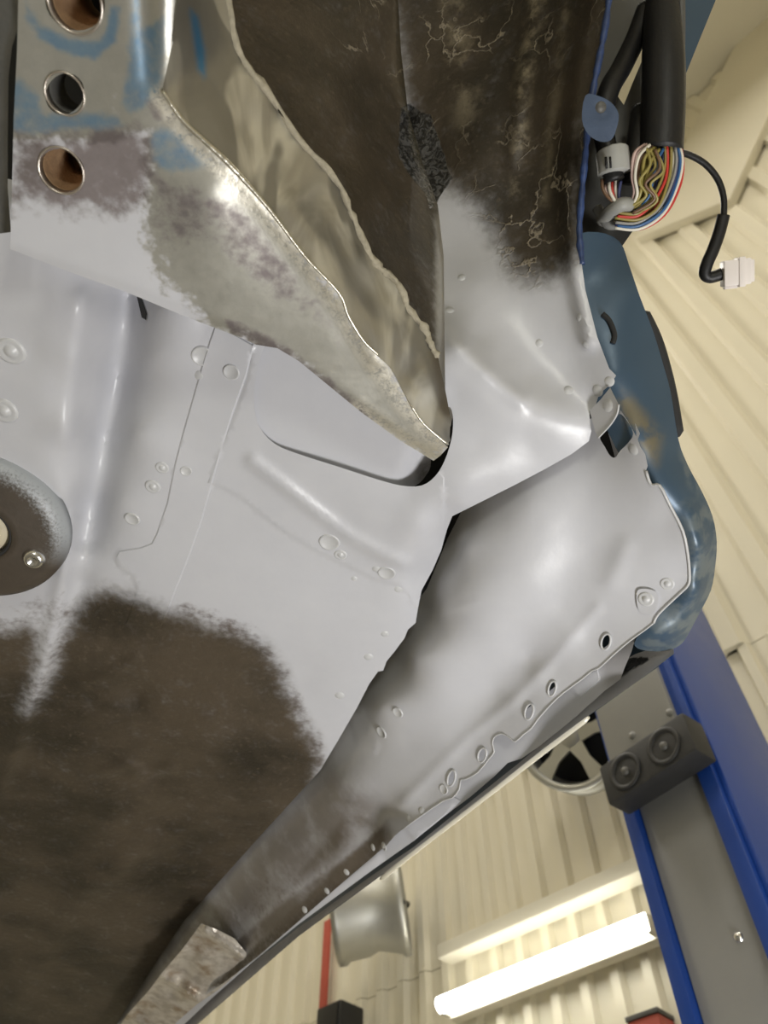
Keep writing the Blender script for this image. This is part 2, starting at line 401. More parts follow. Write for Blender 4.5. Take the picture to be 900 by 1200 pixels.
struct('wall_back', box_me(-WT*5.2+WN*1.4+Vector((0, 0, 3.65)), WN*3.6, WT*.05, Vector((0, 0, 3.65))), TRIMC)
# ================================================================ fluorescent light on the wall
a = at_wall(516, 1176, .13); b = at_wall(760, 1083, .13); mid_ = (a+b)/2; zt = mid_.z; a.z = b.z = zt
ax = (b-a).normalized(); L = (b-a).length
lt = thing('tube_light', 'lit white fluorescent tube light on cream wall below the hanging wheels', 'light', mid_)
child('tube', sweep_me([a+ax*L*i/10 for i in range(11)], .024, 16), TUBE, lt)
child('batten', box_me(mid_-WN*.055+Vector((0, 0, 0)), ax*(L/2), WN*.022, Vector((0, 0, .03)), .004), TRIMC, lt, False)
for e, s in ((a, 1), (b, -1)): child('tube_holder', box_me(e-WN*.03+ax*.004*s, ax*.008, WN*.035, Vector((0, 0, .024)), .003), TRIMC, lt, False)
# ================================================================ alloy wheels hanging on the wall
def wheel(name, label, c, axis, R, width, spokes=5):
    axis = Vector(axis).normalized(); t = thing(name, label, 'wheel', c, 'alloy wheels on the wall')
    rot = axis.to_track_quat('Z', 'Y').to_matrix().to_4x4(); M = Matrix.Translation(c)@rot
    h = width/2
    barrel = [(R*.86, h*.9), (R*.90, h), (R, h), (R, h*.82), (R*.93, h*.7), (R*.90, .15*h), (R*.82, -.1*h), (R*.90, -.55*h), (R*.95, -.75*h), (R, -.86*h), (R, -h), (R*.93, -h), (R*.87, -.6*h), (R*.78, -.1*h), (R*.85, .2*h)]
    bm = lathe_me(barrel, 40, True); bm.transform(M); child('barrel', bm, ALLOY, t)
    hub = lathe_me([(0.0, h*.78), (R*.14, h*.78), (R*.24, h*.70), (R*.26, h*.45), (0, h*.45)], 24); hub.transform(M); child('hub', hub, ALLOY, t)
    for i in range(spokes):
        an = 2*math.pi*i/spokes; dr = Vector((math.cos(an), math.sin(an), 0)); sd_ = Vector((-dr.y, dr.x, 0)); V = []
        for rr, wd, z in ((R*.18, R*.15, h*.74), (R*.5, R*.10, h*.80), (R*.9, R*.17, h*.88)):
            for s in (-1, 1):
                V.append(dr*rr+sd_*wd*s+Vector((0, 0, z))); V.append(dr*rr+sd_*wd*s+Vector((0, 0, z-h*.22)))
        Fc = []
        for k in (0, 4): Fc += [(k, k+2, k+6, k+4), (k+1, k+5, k+7, k+3), (k, k+4, k+5, k+1), (k+2, k+3, k+7, k+6)]
        Fc += [(0, 1, 3, 2), (8, 10, 11, 9)]
        sm = me_from(V, Fc); sm.transform(M); child('spoke', sm, ALLOY, t, False)
    disc = lathe_me([(0.001, -h*.55), (R*.86, -h*.55), (R*.86, -h*.6), (0.001, -h*.6)], 32); disc.transform(M); child('back_shade_disc', disc, INNER, t)  # black disc stands in for the shade behind the spokes
    p0 = c-axis*h*.5; q = Vector((p0.x, p0.y, p0.z))
    # wall peg the wheel hangs from
    wp = c+Vector((0, 0, R*.55)); k = -(wp.dot(WN))
    child('wall_peg', sweep_me([wp+WN*.03, wp-WN*(WD-k-.05)], .012, 10), STEEL_D, t)
    return t
RW = .155
c1 = at_wall(672, 866, .21)
wheel('alloy_wheel', 'five-spoke alloy wheel hung face-on beside the grey lift post', c1, WN*.72+Vector((-.2, -.55, -.55)), RW*1.08, .12)
c2 = at_wall(434, 1066, .24)
wheel('alloy_wheel', 'alloy wheel hung edge-on with its bright barrel above the tube light', c2, Vector((-1, .12, -.10)), RW, .24)
# red strap and black box on the wall
a = at_wall(387, 1080, .035); b = at_wall(376, 1192, .035); b = Vector((a.x, a.y, b.z)); m_ = (a+b)/2
tag(link('red_strap', box_me(m_+WN*.012, WT*.017, WN*.006, Vector((0, 0, (a.z-b.z)/2)), .002), RED, None, False), 'thin red strap hanging down the cream wall', 'strap')
a = at_wall(398, 1205, .10)
sp = thing('wall_speaker', 'small black box fixed to the wall at bottom edge under the red strap', 'box', a)
child('casing', box_me(a, WT*.060, WN*.055, Vector((0, 0, .060)), .008), RUBBER, sp, False)
child('front_grille', box_me(a+WN*.057, WT*.05, WN*.004, Vector((0, 0, .05)), .002), BLACK, sp, False)
a = at_wall(770, 1222, .05)
rb = thing('red_box', 'small red box low on the wall at the left foot of the lift post', 'box', a)
child('casing', box_me(a, WT*.045, WN*.045, Vector((0, 0, .045)), .006), RED, rb, False)
child('lid', box_me(a+Vector((0, 0, .05)), WT*.048, WN*.048, Vector((0, 0, .006)), .002), STEEL_D, rb, False)
# ================================================================ two-post lift column
PN = Vector((-.80, -.60, 0)).normalized(); PT = Vector((.60, -.80, 0)).normalized(); PD = 1.22
def at_post(x, y, off=0.0):
    d = Vector(rays([(x, y)])[0]); s = (PD-off)/(-(PN.dot(d))); return Vector((d.x*s, d.y*s, d.z*s+CZ))
gl = at_post(752, 985); gr = at_post(846, 985); gu0 = PT.dot(gl); gu1 = PT.dot(gr)
fl_u = PT.dot(at_post(737, 985)); fr_u = PT.dot(at_post(868, 985))
def pp(u, z, off): return PT*u-PN*PD+PN*off+Vector((0, 0, z))
post = thing('lift_post', 'tall blue and grey two-post car lift column standing right of the sill', 'car lift', pp((gu0+gu1)/2, 0, -.1))
ZT = 3.6
def vbox(name, u0, u1, o0, o1, z0, z1, mat, bev=.003):
    c = (pp(u0, z0, o0)+pp(u1, z1, o1))/2
    return child(name, box_me(c, PT*abs(u1-u0)/2, PN*abs(o1-o0)/2, Vector((0, 0, (z1-z0)/2)), bev), mat, post, False)
vbox('column_flange', fl_u, gu0, -.20, -.004, 0, ZT, POSTB)
vbox('column_flange', gu1, fr_u, -.20, .0, 0, ZT, POSTB)
vbox('column_side', fr_u, fr_u+.012, -.26, -.012, 0, ZT, POSTB)
vbox('column_back', fl_u, fr_u, -.26, -.20, 0, ZT, POSTB)
z_g = (at_post(780, 905).z); zgt = at_post(760, 870).z
vbox('carriage', gu0+.002, gu1-.002, -.16, -.02, .15, z_g, POSTG)
vbox('carriage_head', gu0-.014, gu1+.006, -.10, .012, z_g, z_g+.42, POSTG)
vbox('base_plate', fl_u-.12, fr_u+.12, -.36, .1, 0, .02, POSTB)
gc = pp((gu0+gu1)/2+.022, z_g, .035); hw = (gu1-gu0)/2+.030
gd = child('rubber_guard', box_me(gc, PT*hw, PN*.030, Vector((0, 0, .043)), .006), RUBBER, post, False)
for s in (-.45, .45):
    rg = lathe_me([(.034, 0), (.038, .003), (.032, .004), (.027, .001), (.027, 0)], 24, True)
    rg.transform(Matrix.Translation(gc+PN*.030+PT*hw*s)@PN.to_track_quat('Z', 'Y').to_matrix().to_4x4()@Matrix.Diagonal((1, 1.0, 1, 1))); child('moulded_ring', rg, RUBBER, gd)
    bt = lathe_me([(0, .006), (.007, .005), (.009, 0)], 12); bt.transform(Matrix.Translation(gc+PN*.031+PT*hw*s)@PN.to_track_quat('Z', 'Y').to_matrix().to_4x4()); child('guard_bolt', bt, STEEL_D, gd)
for x, y in ((741, 862), (785, 835)):
    p = at_post(x, y, .012); bt = lathe_me([(0, .006), (.006, .005), (.009, 0)], 14); bt.transform(Matrix.Translation(p)@PN.to_track_quat('Z', 'Y').to_matrix().to_4x4()); child('rivet', bt, POSTG, post)
p = at_post(865, 1098, -.02); bt = lathe_me([(0, .006), (.006, .005), (.009, 0)], 14); bt.transform(Matrix.Translation(p)@PN.to_track_quat('Z', 'Y').to_matrix().to_4x4()); child('rivet', bt, BOLT, post)
# ================================================================ THE CAR SHELL
car = thing('car_body', 'stripped car body underside with grey primer, brown underseal and a tapered chassis rail', 'car', at(420, 640, .56))
# ---- floor pan with tunnel side, torque box and lower bulkhead
seam1 = [(253, 380), (246, 400), (238, 425), (226, 468), (214, 510), (205, 545), (196, 590), (184, 625), (178, 637), (165, 642), (140, 646), (135, 655), (137, 664), (152, 672), (160, 684), (157, 705), (148, 730)]
seam2 = [(297, 405), (288, 440), (272, 485), (258, 530), (247, 570), (236, 610), (222, 650), (206, 690), (198, 712), (188, 735)]
strip = seam1+seam2[::-1]
lapl = [(244, 566), (262, 572), (285, 585), (310, 606), (340, 628), (375, 648), (410, 665), (440, 680), (462, 684), (478, 695), (486, 712), (520, 720), (520, 560), (440, 470), (300, 380), (290, 445)]
fold_t = [(522, 385), (535, 405), (560, 428), (585, 450), (612, 470)]
crease = [(296, 540), (330, 566), (370, 598), (410, 628), (450, 650), (474, 660)]
floor_ctrl = [(-60, 190, .566), (90, 230, .568), (180, 292, .572), (-30, 300, .545), (60, 320, .545), (96, 360, .546), (150, 345, .590), (192, 360, .560), (240, 380, .558), (300, 400, .556),
  (-30, 410, .545), (40, 410, .545), (86, 420, .547), (138, 430, .588), (178, 420, .561), (240, 430, .557),
  (-30, 500, .548), (40, 500, .547), (78, 500, .549), (122, 510, .586), (158, 510, .561), (210, 510, .558),
  (50, 580, .551), (78, 580, .553), (105, 590, .579), (135, 590, .562), (190, 600, .558), (60, 660, .555), (76, 670, .557), (94, 680, .568), (115, 680, .562), (160, 690, .559),
  (40, 750, .556), (58, 760, .557), (74, 770, .565), (92, 770, .562), (140, 790, .561), (10, 850, .562), (24, 862, .562), (40, 870, .568), (60, 870, .565), (-30, 900, .566),
  (300, 700, .557), (380, 740, .556), (450, 700, .555), (465, 745, .556), (430, 790, .557), (400, 850, .558), (370, 900, .560), (200, 900, .566), (100, 1000, .572), (250, 950, .567), (50, 1180, .59), (200, 1080, .575), (120, 1210, .59), (-30, 1210, .59), (300, 985, .568), (215, 1080, .576), (150, 1180, .582),
  (340, 640, .557), (240, 640, .558), (290, 560, .557),
  (440, 675, .556), (482, 700, .558), (474, 660, .551), (400, 618, .553), (430, 610, .547), (460, 620, .543), (497, 617, .538), (420, 560, .546), (350, 545, .551), (300, 490, .553), (330, 500, .552),
  (480, 580, .541), (540, 590, .532), (600, 570, .530), (560, 520, .535), (620, 520, .532), (685, 515, .530), (535, 460, .545), (524, 410, .555),
  (540, 405, .556), (570, 436, .545), (605, 465, .539), (640, 478, .536), (670, 488, .534), (692, 498, .532),
  (530, 360, .60), (560, 395, .575), (590, 420, .565), (620, 440, .559), (655, 455, .553), (690, 470, .544), (520, 300, .65), (560, 330, .62), (600, 370, .595), (640, 400, .578), (670, 430, .562), (705, 455, .540),
  (515, 230, .70), (560, 260, .67), (600, 300, .635), (640, 330, .605), (675, 350, .585), (700, 400, .556), (720, 440, .538),
  (600, 240, .67), (640, 250, .645), (670, 270, .618), (683, 280, .604), (495, 190, .74), (560, 180, .71), (620, 180, .69), (660, 180, .66), (686, 180, .63),
  (478, 130, .785), (540, 100, .77), (600, 100, .74), (650, 100, .70), (695, 100, .655), (465, -20, .87), (540, -20, .85), (610, -20, .81), (670, -20, .755), (712, -20, .70),
  (510, 640, .556), (500, 680, .57), (526, 625, .565)]
feats = [('plateau', strip, .0013, .9), ('plateau', lapl, .0010, .9),
         ('ridge', crease, .0045, 8), ('ridge', fold_t, .0035, 10),
         ('ridge', [(700, -20), (678, 90), (664, 200), (668, 300), (690, 400)], .006, 9),
         ('ridge', [(632, -20), (612, 90), (600, 190)], .004, 8),
         ('ridge', [(152, 345), (139, 450), (120, 550), (102, 630)], -.013, 18), ('ridge', [(98, 350), (86, 430), (78, 510)], .004, 14),
         ('ridge', [(84, 610), (72, 690), (52, 780), (24, 860), (-5, 930)], .006, 10),
         ('ridge', [(480, 130), (470, 180), (478, 225)], -.008, 7),
         ('bump', 350, 800, -.004, 40), ('bump', 160, 815, -.008, 18), ('ridge', [(120, 905), (150, 895), (165, 905), (200, 900)], .004, 6), ('bump', 178, 905, -.006, 14), ('bump', 240, 860, .005, 40), ('bump', 120, 930, .004, 50), ('bump', 200, 985, -.006, 45), ('bump', 310, 930, .004, 40), ('ridge', [(20, 1170), (90, 1050), (170, 980)], .005, 14), ('ridge', [(95, 800), (130, 790), (160, 770)], .0025, 6), ('ridge', [(90, 775), (110, 780)], .002, 4), ('bump', 420, 480, .001, 60),
         ('ridge', [(120, 1040), (170, 1000), (240, 960)], .004, 12)]
FL = Surf(floor_ctrl, feats, 2e-4)
slot = smooth_poly([(306, 417), (299, 450), (298, 475), (304, 500), (322, 520), (350, 532), (400, 548), (440, 561), (470, 569), (494, 569), (510, 558), (521, 540), (529, 515), (531, 492), (528, 478), (520, 474), (480, 440), (420, 400), (330, 385)], 3)
floor_out = [(-60, 190), (100, 235), (180, 290), (300, 370), (400, 380), (470, 400), (522, 474), (521, 400), (520, 300), (513, 240), (495, 190), (478, 130), (470, 60), (465, -25),
  (714, -25), (706, 40), (691, 130), (684, 200), (679, 290), (686, 340), (700, 395), (714, 432), (722, 440), (716, 450), (702, 462), (697, 478), (691, 486), (693, 505), (690, 517), (670, 532), (640, 549), (600, 570), (560, 590), (530, 605), (524, 620), (517, 645), (507, 668), (494, 692),
  (490, 712), (487, 730), (478, 738), (474, 748), (462, 764), (453, 775), (449, 786), (443, 787), (433, 801), (418, 830), (396, 868), (375, 903), (300, 985), (215, 1080), (150, 1178), (125, 1220), (-60, 1220)]
brown_lo = [(-60, 738), (0, 740), (34, 730), (44, 742), (46, 775), (30, 830), (48, 812), (66, 770), (84, 716), (100, 700), (125, 690), (150, 696), (175, 706), (200, 716), (225, 722), (250, 732), (285, 742), (312, 758), (330, 785), (340, 815), (352, 840), (366, 862), (376, 890), (372, 930), (330, 1000), (160, 1230), (-60, 1230)]
brown_hi = [(440, -60), (740, -60), (720, 60), (700, 150), (692, 260), (688, 300), (668, 318), (640, 330), (614, 328), (596, 318), (586, 290), (572, 262), (552, 242), (530, 222), (505, 215), (480, 180)]
tar_p = [(470, 125), (480, 120), (492, 130), (505, 135), (515, 165), (522, 190), (530, 210), (514, 232), (505, 250), (500, 230), (480, 205), (466, 180)]
fm = {'pale': union(area([(628, -40), (642, -40), (622, 110), (612, 230), (600, 230), (604, 110)], 8, .8), area([(664, -40), (672, -40), (640, 240), (632, 240)], 7, .5), area([(520, -40), (545, -40), (560, 120), (540, 160), (525, 60)], 16, .5)), 'brown': union(area(brown_lo, 22), area(brown_hi, 34)), 'tar_and_gap_shade': area(tar_p, 5), 'crack': area([(380, -60), (740, -60), (700, 340), (600, 340), (540, 160), (420, 120)], 30),
      'stain': union(area([(-40, 740), (46, 690), (84, 690), (100, 730), (20, 900)], 14, .35), area([(170, 690), (300, 730), (360, 830), (390, 900), (350, 900), (280, 760)], 16, .5))}
floor_o = sheet('floor_pan', floor_out, FL, UB, car, 5.0, .0014, holes=[slot], lines=[crease, fold_t], masks=fm)
# ---- plate seen inside the slot, nose of the rail closing
class Follow:
    frame = Surf.frame
    def __init__(s, base, fn): s.base = base; s.fn = fn; s.feats = []
    def __call__(s, P): P = np.asarray(P, float).reshape(-1, 2); return s.base(P)+s.fn(P)
FLB = Surf([(250, 390, .558), (300, 490, .5545), (350, 545, .553), (400, 560, .5505), (470, 572, .546), (500, 560, .545), (350, 400, .556), (450, 480, .549), (520, 540, .543)])
slotS = Follow(FLB, lambda P: .0022+.022*sstep((P[:, 0]+.35*P[:, 1]-655)/70))
sheet('slot_plate', smooth_poly([(285, 395), (285, 480), (296, 508), (330, 530), (400, 556), (455, 573), (485, 570), (500, 556), (505, 540), (500, 500), (440, 430), (350, 370)], 3), slotS, UB, car, 8, .0012,
      masks={'brown': area([(489, 545), (530, 520), (530, 600), (485, 590)], 7, .7)})
# ---- bulkhead (brown) between rail and arch panel
BK = Surf([(245, -25, .72), (300, -25, .75), (380, -25, .80), (470, -25, .885), (260, 60, .64), (310, 60, .68), (400, 80, .74), (470, 80, .83), (300, 130, .605), (350, 160, .615), (420, 160, .70), (482, 140, .79), (360, 210, .575), (410, 245, .58), (460, 230, .67), (505, 205, .745), (430, 310, .56), (470, 310, .61), (522, 300, .675), (480, 380, .552), (505, 390, .575), (526, 400, .59), (515, 470, .552), (530, 490, .556)],
          [('ridge', [(385, 85), (410, 150), (430, 230)], .004, 10), ('ridge', [(470, 150), (466, 200)], -.004, 6)])
sheet('bulkhead_panel', [(240, -25), (250, 40), (280, 130), (340, 220), (400, 290), (440, 350), (480, 400), (505, 470), (528, 500), (532, 480), (532, 300), (525, 230), (500, 180), (492, 120), (482, 50), (478, -25)], BK, UB, car, 6, .0014,
      masks={'brown': lambda P: 1-sstep((P[:, 0]-504)/14)*sstep((P[:, 1]-215)/50), 'crack': area([(380, -60), (540, -60), (500, 130), (440, 110), (400, 60)], 25), 'tar_and_gap_shade': area(tar_p, 5)})
# ---- chassis rail: bottom face + ground side face
ridge_l = [(214, -25), (202, 50), (190, 106), (213, 140), (240, 166), (262, 186), (283, 208), (317, 247), (357, 300), (397, 343), (408, 370), (425, 398), (440, 413), (460, 432), (473, 457), (486, 482), (500, 500), (525, 521)]
bot_l = [(22, -25), (20, 60), (16, 140), (14, 220), (12, 292), (80, 318), (150, 343), (215, 370), (285, 397), (300, 404), (325, 408), (350, 423), (423, 483), (470, 517), (508, 540)]
top_l = [(262, -25), (267, 0), (280, 60), (313, 107), (350, 163), (393, 210), (413, 253), (433, 297), (450, 318), (467, 333), (480, 363), (498, 385), (503, 400), (513, 417), (523, 463), (528, 490), (527, 512)]
def w3(p, z): return (p[0], p[1], z)
rc = []
for i, p in enumerate(ridge_l): rc.append(w3(p, .487+.0016*i))
for p in ((22, -25), (100, -25), (18, 100), (120, 60), (14, 200), (110, 160), (12, 292), (110, 250), (150, 343), (200, 270)): rc.append(w3(p, .492))
rc += [(215, 370, .496), (260, 300, .493), (300, 404, .501), (330, 350, .499), (350, 423, .504), (390, 400, .503), (423, 483, .510), (440, 450, .509), (470, 517, .514), (508, 540, .518), (160, 60, .490), (160, 140, .490), (250, 220, .4905)]
BOT = Surf(rc, [('ridge', [(0, 292), (150, 343), (300, 404), (423, 483), (508, 540)], -.002, 7), ('ridge', [(205, 118), (240, 160), (320, 255), (400, 350), (440, 420)], .0016, 11),
                ('ridge', [(168, -20), (172, 40), (180, 90)], -.003, 14), ('ridge', [(190, -20), (188, 40), (186, 90)], .003, 10)], 2e-4)
rim_xy = [(88, 3, 30, 38), (76, 110, 23, 25), (72, 200, 27, 27)]
def ell(cx, cy, rx, ry, n=24, rot=.5):
    return [(cx+rx*math.cos(a)*math.cos(rot)-ry*math.sin(a)*math.sin(rot), cy+rx*math.cos(a)*math.sin(rot)+ry*math.sin(a)*math.cos(rot)) for a in (2*math.pi*i/n for i in range(n))]
hol = [ell(88, 3, 36, 32), ell(76, 110, 22, 25), ell(72, 200, 28, 25)]
rail_m = {'ground': lambda P: np.maximum(sstep(1-(seg_dist(P, [(186, 112), (208, 146), (240, 178), (317, 258), (392, 352), (436, 424), (470, 470), (515, 522)], False)-4)/13), .8*sstep(1-(seg_dist(P, [(420, 478), (470, 512), (506, 536)], False)-3)/14)), 'bare': union(area([(190, 100), (240, 160), (330, 262), (400, 350), (440, 410), (525, 521), (508, 548), (423, 490), (330, 418), (240, 380), (200, 330), (165, 270), (175, 200), (170, 130)], 46, 1.0), area([(0, -40), (240, -40), (215, 90), (190, 160), (100, 170), (0, 170)], 20, .8)),
          'blue': union(area([(30, 0), (50, 30), (80, 45), (115, 48), (126, 30), (128, 5), (140, 10), (136, 50), (112, 70), (75, 62), (45, 45), (28, 20)], 8, .78), area([(156, -10), (163, -10), (166, 30), (190, 20), (194, 60), (188, 110), (170, 130), (150, 135), (142, 120), (150, 60)], 11, .72), area([(8, 95), (24, 92), (46, 112), (50, 130), (100, 132), (140, 130), (150, 150), (90, 152), (40, 160), (8, 152)], 11, .66), area([(175, 150), (205, 150), (240, 178), (255, 195), (230, 200), (195, 205), (180, 190)], 11, .62)),
          'stain': union(area([(6, 150), (40, 155), (60, 146), (100, 155), (130, 145), (160, 138), (178, 150), (184, 190), (176, 235), (140, 258), (70, 248), (6, 246)], 34, .80), area([(155, 105), (200, 115), (212, 142), (180, 140)], 7, .7), area([(180, 200), (220, 205), (290, 250), (350, 320), (410, 385), (400, 410), (320, 350), (250, 290), (200, 300), (170, 270)], 18, .52), area([(260, 372), (300, 385), (340, 405), (420, 470), (450, 500), (430, 500), (350, 432), (270, 392)], 8, .66)),
          'brown': area([(10, 150), (50, 160), (60, 180), (50, 230), (10, 240)], 18, .35)}
fwd = list(bot_l)
rail_o = sheet('chassis_rail', bot_l+[(516, 534), (525, 524)]+ridge_l[::-1][1:], BOT, UB, car, 4.5, .002, holes=hol, masks=rail_m)
sc = [w3(p, .487+.0016*i) for i, p in enumerate(ridge_l)]
tz = [.560, .560, .556, .556, .557, .557, .556, .555, .557, .554, .551, .549, .547, .545, .538, .530, .526]
sc += [w3(p, z) for p, z in zip(top_l, tz)]
SIDE = Surf(sc, [('ridge', [(340, 240), (380, 290), (420, 350), (450, 400), (490, 460)], .006, 16), ('bump', 440, 340, -.006, 18), ('bump', 480, 430, -.006, 16), ('bump', 380, 230, -.005, 20), ('bump', 300, 150, -.005, 26), ('bump', 420, 300, .004, 16), ('bump', 462, 385, .004, 15)], 2e-4)
side_o = sheet('rail_side_face', [(p[0]-1, p[1]) for p in ridge_l]+[(528, 516)]+top_l[::-1], SIDE, GROUND, car, 4.5, .002,
      masks={'blue': area([(222, 10), (232, 20), (240, 60), (240, 92), (232, 80)], 4), 'brown': area([(505, 410), (530, 420), (535, 500), (515, 480)], 6, .8)})
# weld-ground ridge line, and the crumbly sealer bead on top of the side face
def line3(poly, surf, off=0.0, n=5):
    P = np.array(catmull(poly, n)); q = at_n(P, surf(P)-off); return [Vector(v) for v in q]
rp = line3(ridge_l[2:], BOT, .0004); 
child('ground_ridge', sweep_me(rp, [.0010+.0009*max(0, 1-abs(i-16)/16) for i in range(len(rp))], 8), EDGE, rail_o)
tp = line3(top_l[:14], SIDE, .0010); me = sweep_me(tp, [.0023+.0008*math.sin(i*2.1)*math.cos(i*.7) for i in range(len(tp))], 9)
for v in me.vertices: v.co += Vector(np.random.normal(0, .0006, 3))
child('seam_sealer', me, SEALER, rail_o)
# hidden inner wall of the rail, so the box is closed
V = []; Fc = []; bl = densify(bot_l, 20, False); zz = BOT(bl); q0 = at_n(bl, zz)
for q in q0: V += [q, q+np.array([0, 0, .075])]
for i in range(len(q0)-1): Fc.append((2*i, 2*i+2, 2*i+3, 2*i+1))
child('rail_inner_wall', me_from(V, Fc), UB, car)
# hole rims and threaded tubes in the rail
for k, (poly, rr) in enumerate(zip(hol, (.026, .017, .020))):
    ctr = np.mean(poly, 0); p, n = BOT.frame(*ctr); pts = at_n(poly, BOT(poly)); R_ = np.mean([np.linalg.norm(x-np.array(p)) for x in pts])
    rot = n.to_track_quat('Z', 'Y').to_matrix().to_4x4(); M = Matrix.Translation(p)@rot
    ring = lathe_me([(R_*1.00, -.002), (R_*1.06, .0001), (R_*1.04, .0010), (R_*.98, .0012), (R_*.94, .0002), (R_*.92, -.004), (R_*1.0, -.004)], 36, True); ring.transform(M); ro = child('hole_rim', ring, RINGS, rail_o)
    if k != 1:
        tb = lathe_me([(R_*.96, -.003), (R_*.93, -.006), (R_*.86, -.009), (R_*.84, -.012), (R_*.80, -.013), (R_*.80, -.018), (R_*.74, -.019), (R_*.74, -.024), (R_*.62, -.025), (R_*.62, -.05), (R_*1.0, -.05)], 36, True)
        tb.transform(M); child('threaded_sleeve', tb, RUST, rail_o)
    else:
        tb = lathe_me([(R_*.97, -.003), (R_*.95, -.03), (R_*1.0, -.03), (R_*1.02, -.003)], 32, True); tb.transform(M); child('plain_sleeve', tb, STEEL_D, rail_o)
    cp = lathe_me([(0.0, -.055), (R_*1.05, -.055), (R_*1.05, -.058), (0, -.058)], 24); cp.transform(M); child('sleeve_end', cp, INNER, rail_o)
# ---- flange strip at the far left of the rail
LS = Surf([(-30, -25, .505), (22, -25, .505), (-30, 270, .505), (14, 270, .505), (10, 100, .497), (24, 10, .50)], [('ridge', [(24, -25), (26, 20), (14, 60), (10, 160), (14, 274)], .004, 5)])
sheet('subframe_flange', [(-35, -25), (24, -25), (25, 20), (14, 55), (10, 90), (9, 160), (9, 220), (13, 272), (-10, 275), (-35, 278)], LS, STEEL_D, car, 5, .003)
# ---- sill
sill_ctrl = [(545, 595, .584), (525, 640, .584), (500, 715, .582), (470, 775, .578), (430, 840, .572), (400, 890, .571), (340, 960, .572), (270, 1035, .575), (200, 1120, .582), (140, 1200, .59), (545, 640, .556), (518, 705, .554), (485, 770, .551), (447, 830, .550),
  (580, 600, .556), (562, 650, .541), (532, 720, .537), (496, 790, .536), (460, 850, .538), (400, 920, .548), (330, 1000, .550), (260, 1080, .560), (190, 1170, .565),
  (620, 590, .540), (620, 680, .517), (580, 740, .516), (540, 800, .521), (480, 870, .525), (420, 930, .533), (370, 985, .540), (300, 1055, .543), (230, 1130, .548),
  (640, 560, .548), (690, 515, .552), (690, 580, .532), (690, 650, .518), (660, 710, .511), (620, 770, .512), (580, 810, .513),
  (725, 530, .528), (745, 520, .516), (735, 600, .512), (728, 660, .503), (700, 700, .502), (665, 745, .4985), (630, 790, .498), (600, 822, .4985), (560, 852, .5000), (520, 882, .5015), (462, 955, .508), (440, 975, .512),
  (765, 590, .500), (780, 610, .494), (770, 650, .492), (748, 690, .4925), (714, 722, .4935), (690, 748, .494), (650, 785, .494), (620, 815, .4945), (590, 838, .495), (550, 868, .497), (510, 905, .498), (470, 945, .501), (400, 995, .516), (330, 1055, .522), (270, 1120, .530),
  (803, 640, .482), (808, 675, .480), (800, 695, .478), (768, 726, .477), (735, 756, .477), (702, 784, .477), (660, 818, .478), (620, 845, .479), (590, 868, .480), (550, 905, .481), (500, 945, .484), (460, 975, .488), (440, 1005, .495), (380, 1050, .502), (300, 1110, .508), (250, 1150, .512)]
SL = Surf(sill_ctrl, [('ridge', [(733, 640), (724, 662), (716, 680)], .0016, 12), ('ridge', [(700, 712), (640, 782), (600, 822), (550, 862), (462, 950)], .0012, 7),
     ('plateau', [(405, 830), (425, 835), (445, 870), (440, 885), (420, 872)], .0006, 1.2), ('ridge', [(505, 720), (560, 705)], .0006, 5), ('bump', 500, 900, -.002, 50), ('bump', 635, 700, .0015, 50)], 2e-4)
slot2 = smooth_poly([(703, 511), (715, 497), (725, 485), (734, 492), (742, 508), (736, 519), (727, 528), (721, 536), (715, 534), (709, 524)], 3)
s1_out = [(548, 585), (600, 555), (650, 530), (693, 490), (700, 470), (716, 470), (724, 476), (735, 492), (747, 514), (750, 523), (756, 532), (759, 546), (757, 552), (763, 568), (773, 569), (785, 592), (800, 622), (806, 650), (808, 675), (806, 686), (795, 697), (772, 719), (766, 730), (756, 738), (738, 751), (718, 768), (702, 783),
  (694, 786), (683, 795), (660, 812), (645, 826), (630, 843), (623, 853), (614, 860), (604, 869), (599, 866), (592, 861), (586, 860), (579, 864), (577, 872), (579, 881), (573, 889), (560, 905), (546, 913), (540, 914), (538, 925), (530, 935), (520, 938), (495, 955), (470, 973), (462, 980), (452, 992), (444, 998), (395, 1040), (352, 1078), (301, 1122), (262, 1152), (205, 1190), (150, 1225), (120, 1225), (150, 1170), (215, 1070), (300, 975), (375, 890), (420, 815), (470, 730), (500, 690), (525, 630)]
ov = [(710, 752, 5, 9), (647, 807, 4, 8.5), (620, 834, 4.5, 9), (565, 885, 4.5, 8), (529, 912, 4, 9)]
holes_s = [slot2]+[ell(x, y, a_, b_, 14, .25) for x, y, a_, b_ in ov]
sm_ = {'brown': area([(450, 968), (434, 980), (339, 1069), (285, 1120), (240, 1160), (262, 1156), (301, 1126), (352, 1082), (446, 1002)], 5, .9), 'film_and_reflection': union(area([(385, 890), (420, 912), (450, 940), (450, 968), (430, 985), (380, 1022), (240, 1135), (170, 1225), (110, 1225), (200, 1080), (300, 975)], 34, .85), area([(395, 940), (440, 948), (450, 972), (400, 1010), (340, 1050), (330, 1030)], 24, .97), area([(455, 960), (430, 985), (330, 1055), (240, 1130), (240, 1150), (340, 1080), (460, 985)], 7, .95)),
       'stain': area([(330, 1010), (420, 1000), (240, 1140), (170, 1210), (120, 1225), (215, 1090)], 24, .35)}
sill_o = sheet('sill', s1_out, SL, UB, car, 4.5, .0014, holes=holes_s, masks=sm_)
k0 = s1_out.index((766, 730)); k1 = s1_out.index((470, 973))
child('flange_edge', sweep_me(line3(s1_out[k0:k1+1], SL, .0002, 2), .0008, 6), PRIMER, sill_o)
k0 = s1_out.index((757, 552)); k1 = s1_out.index((766, 730))
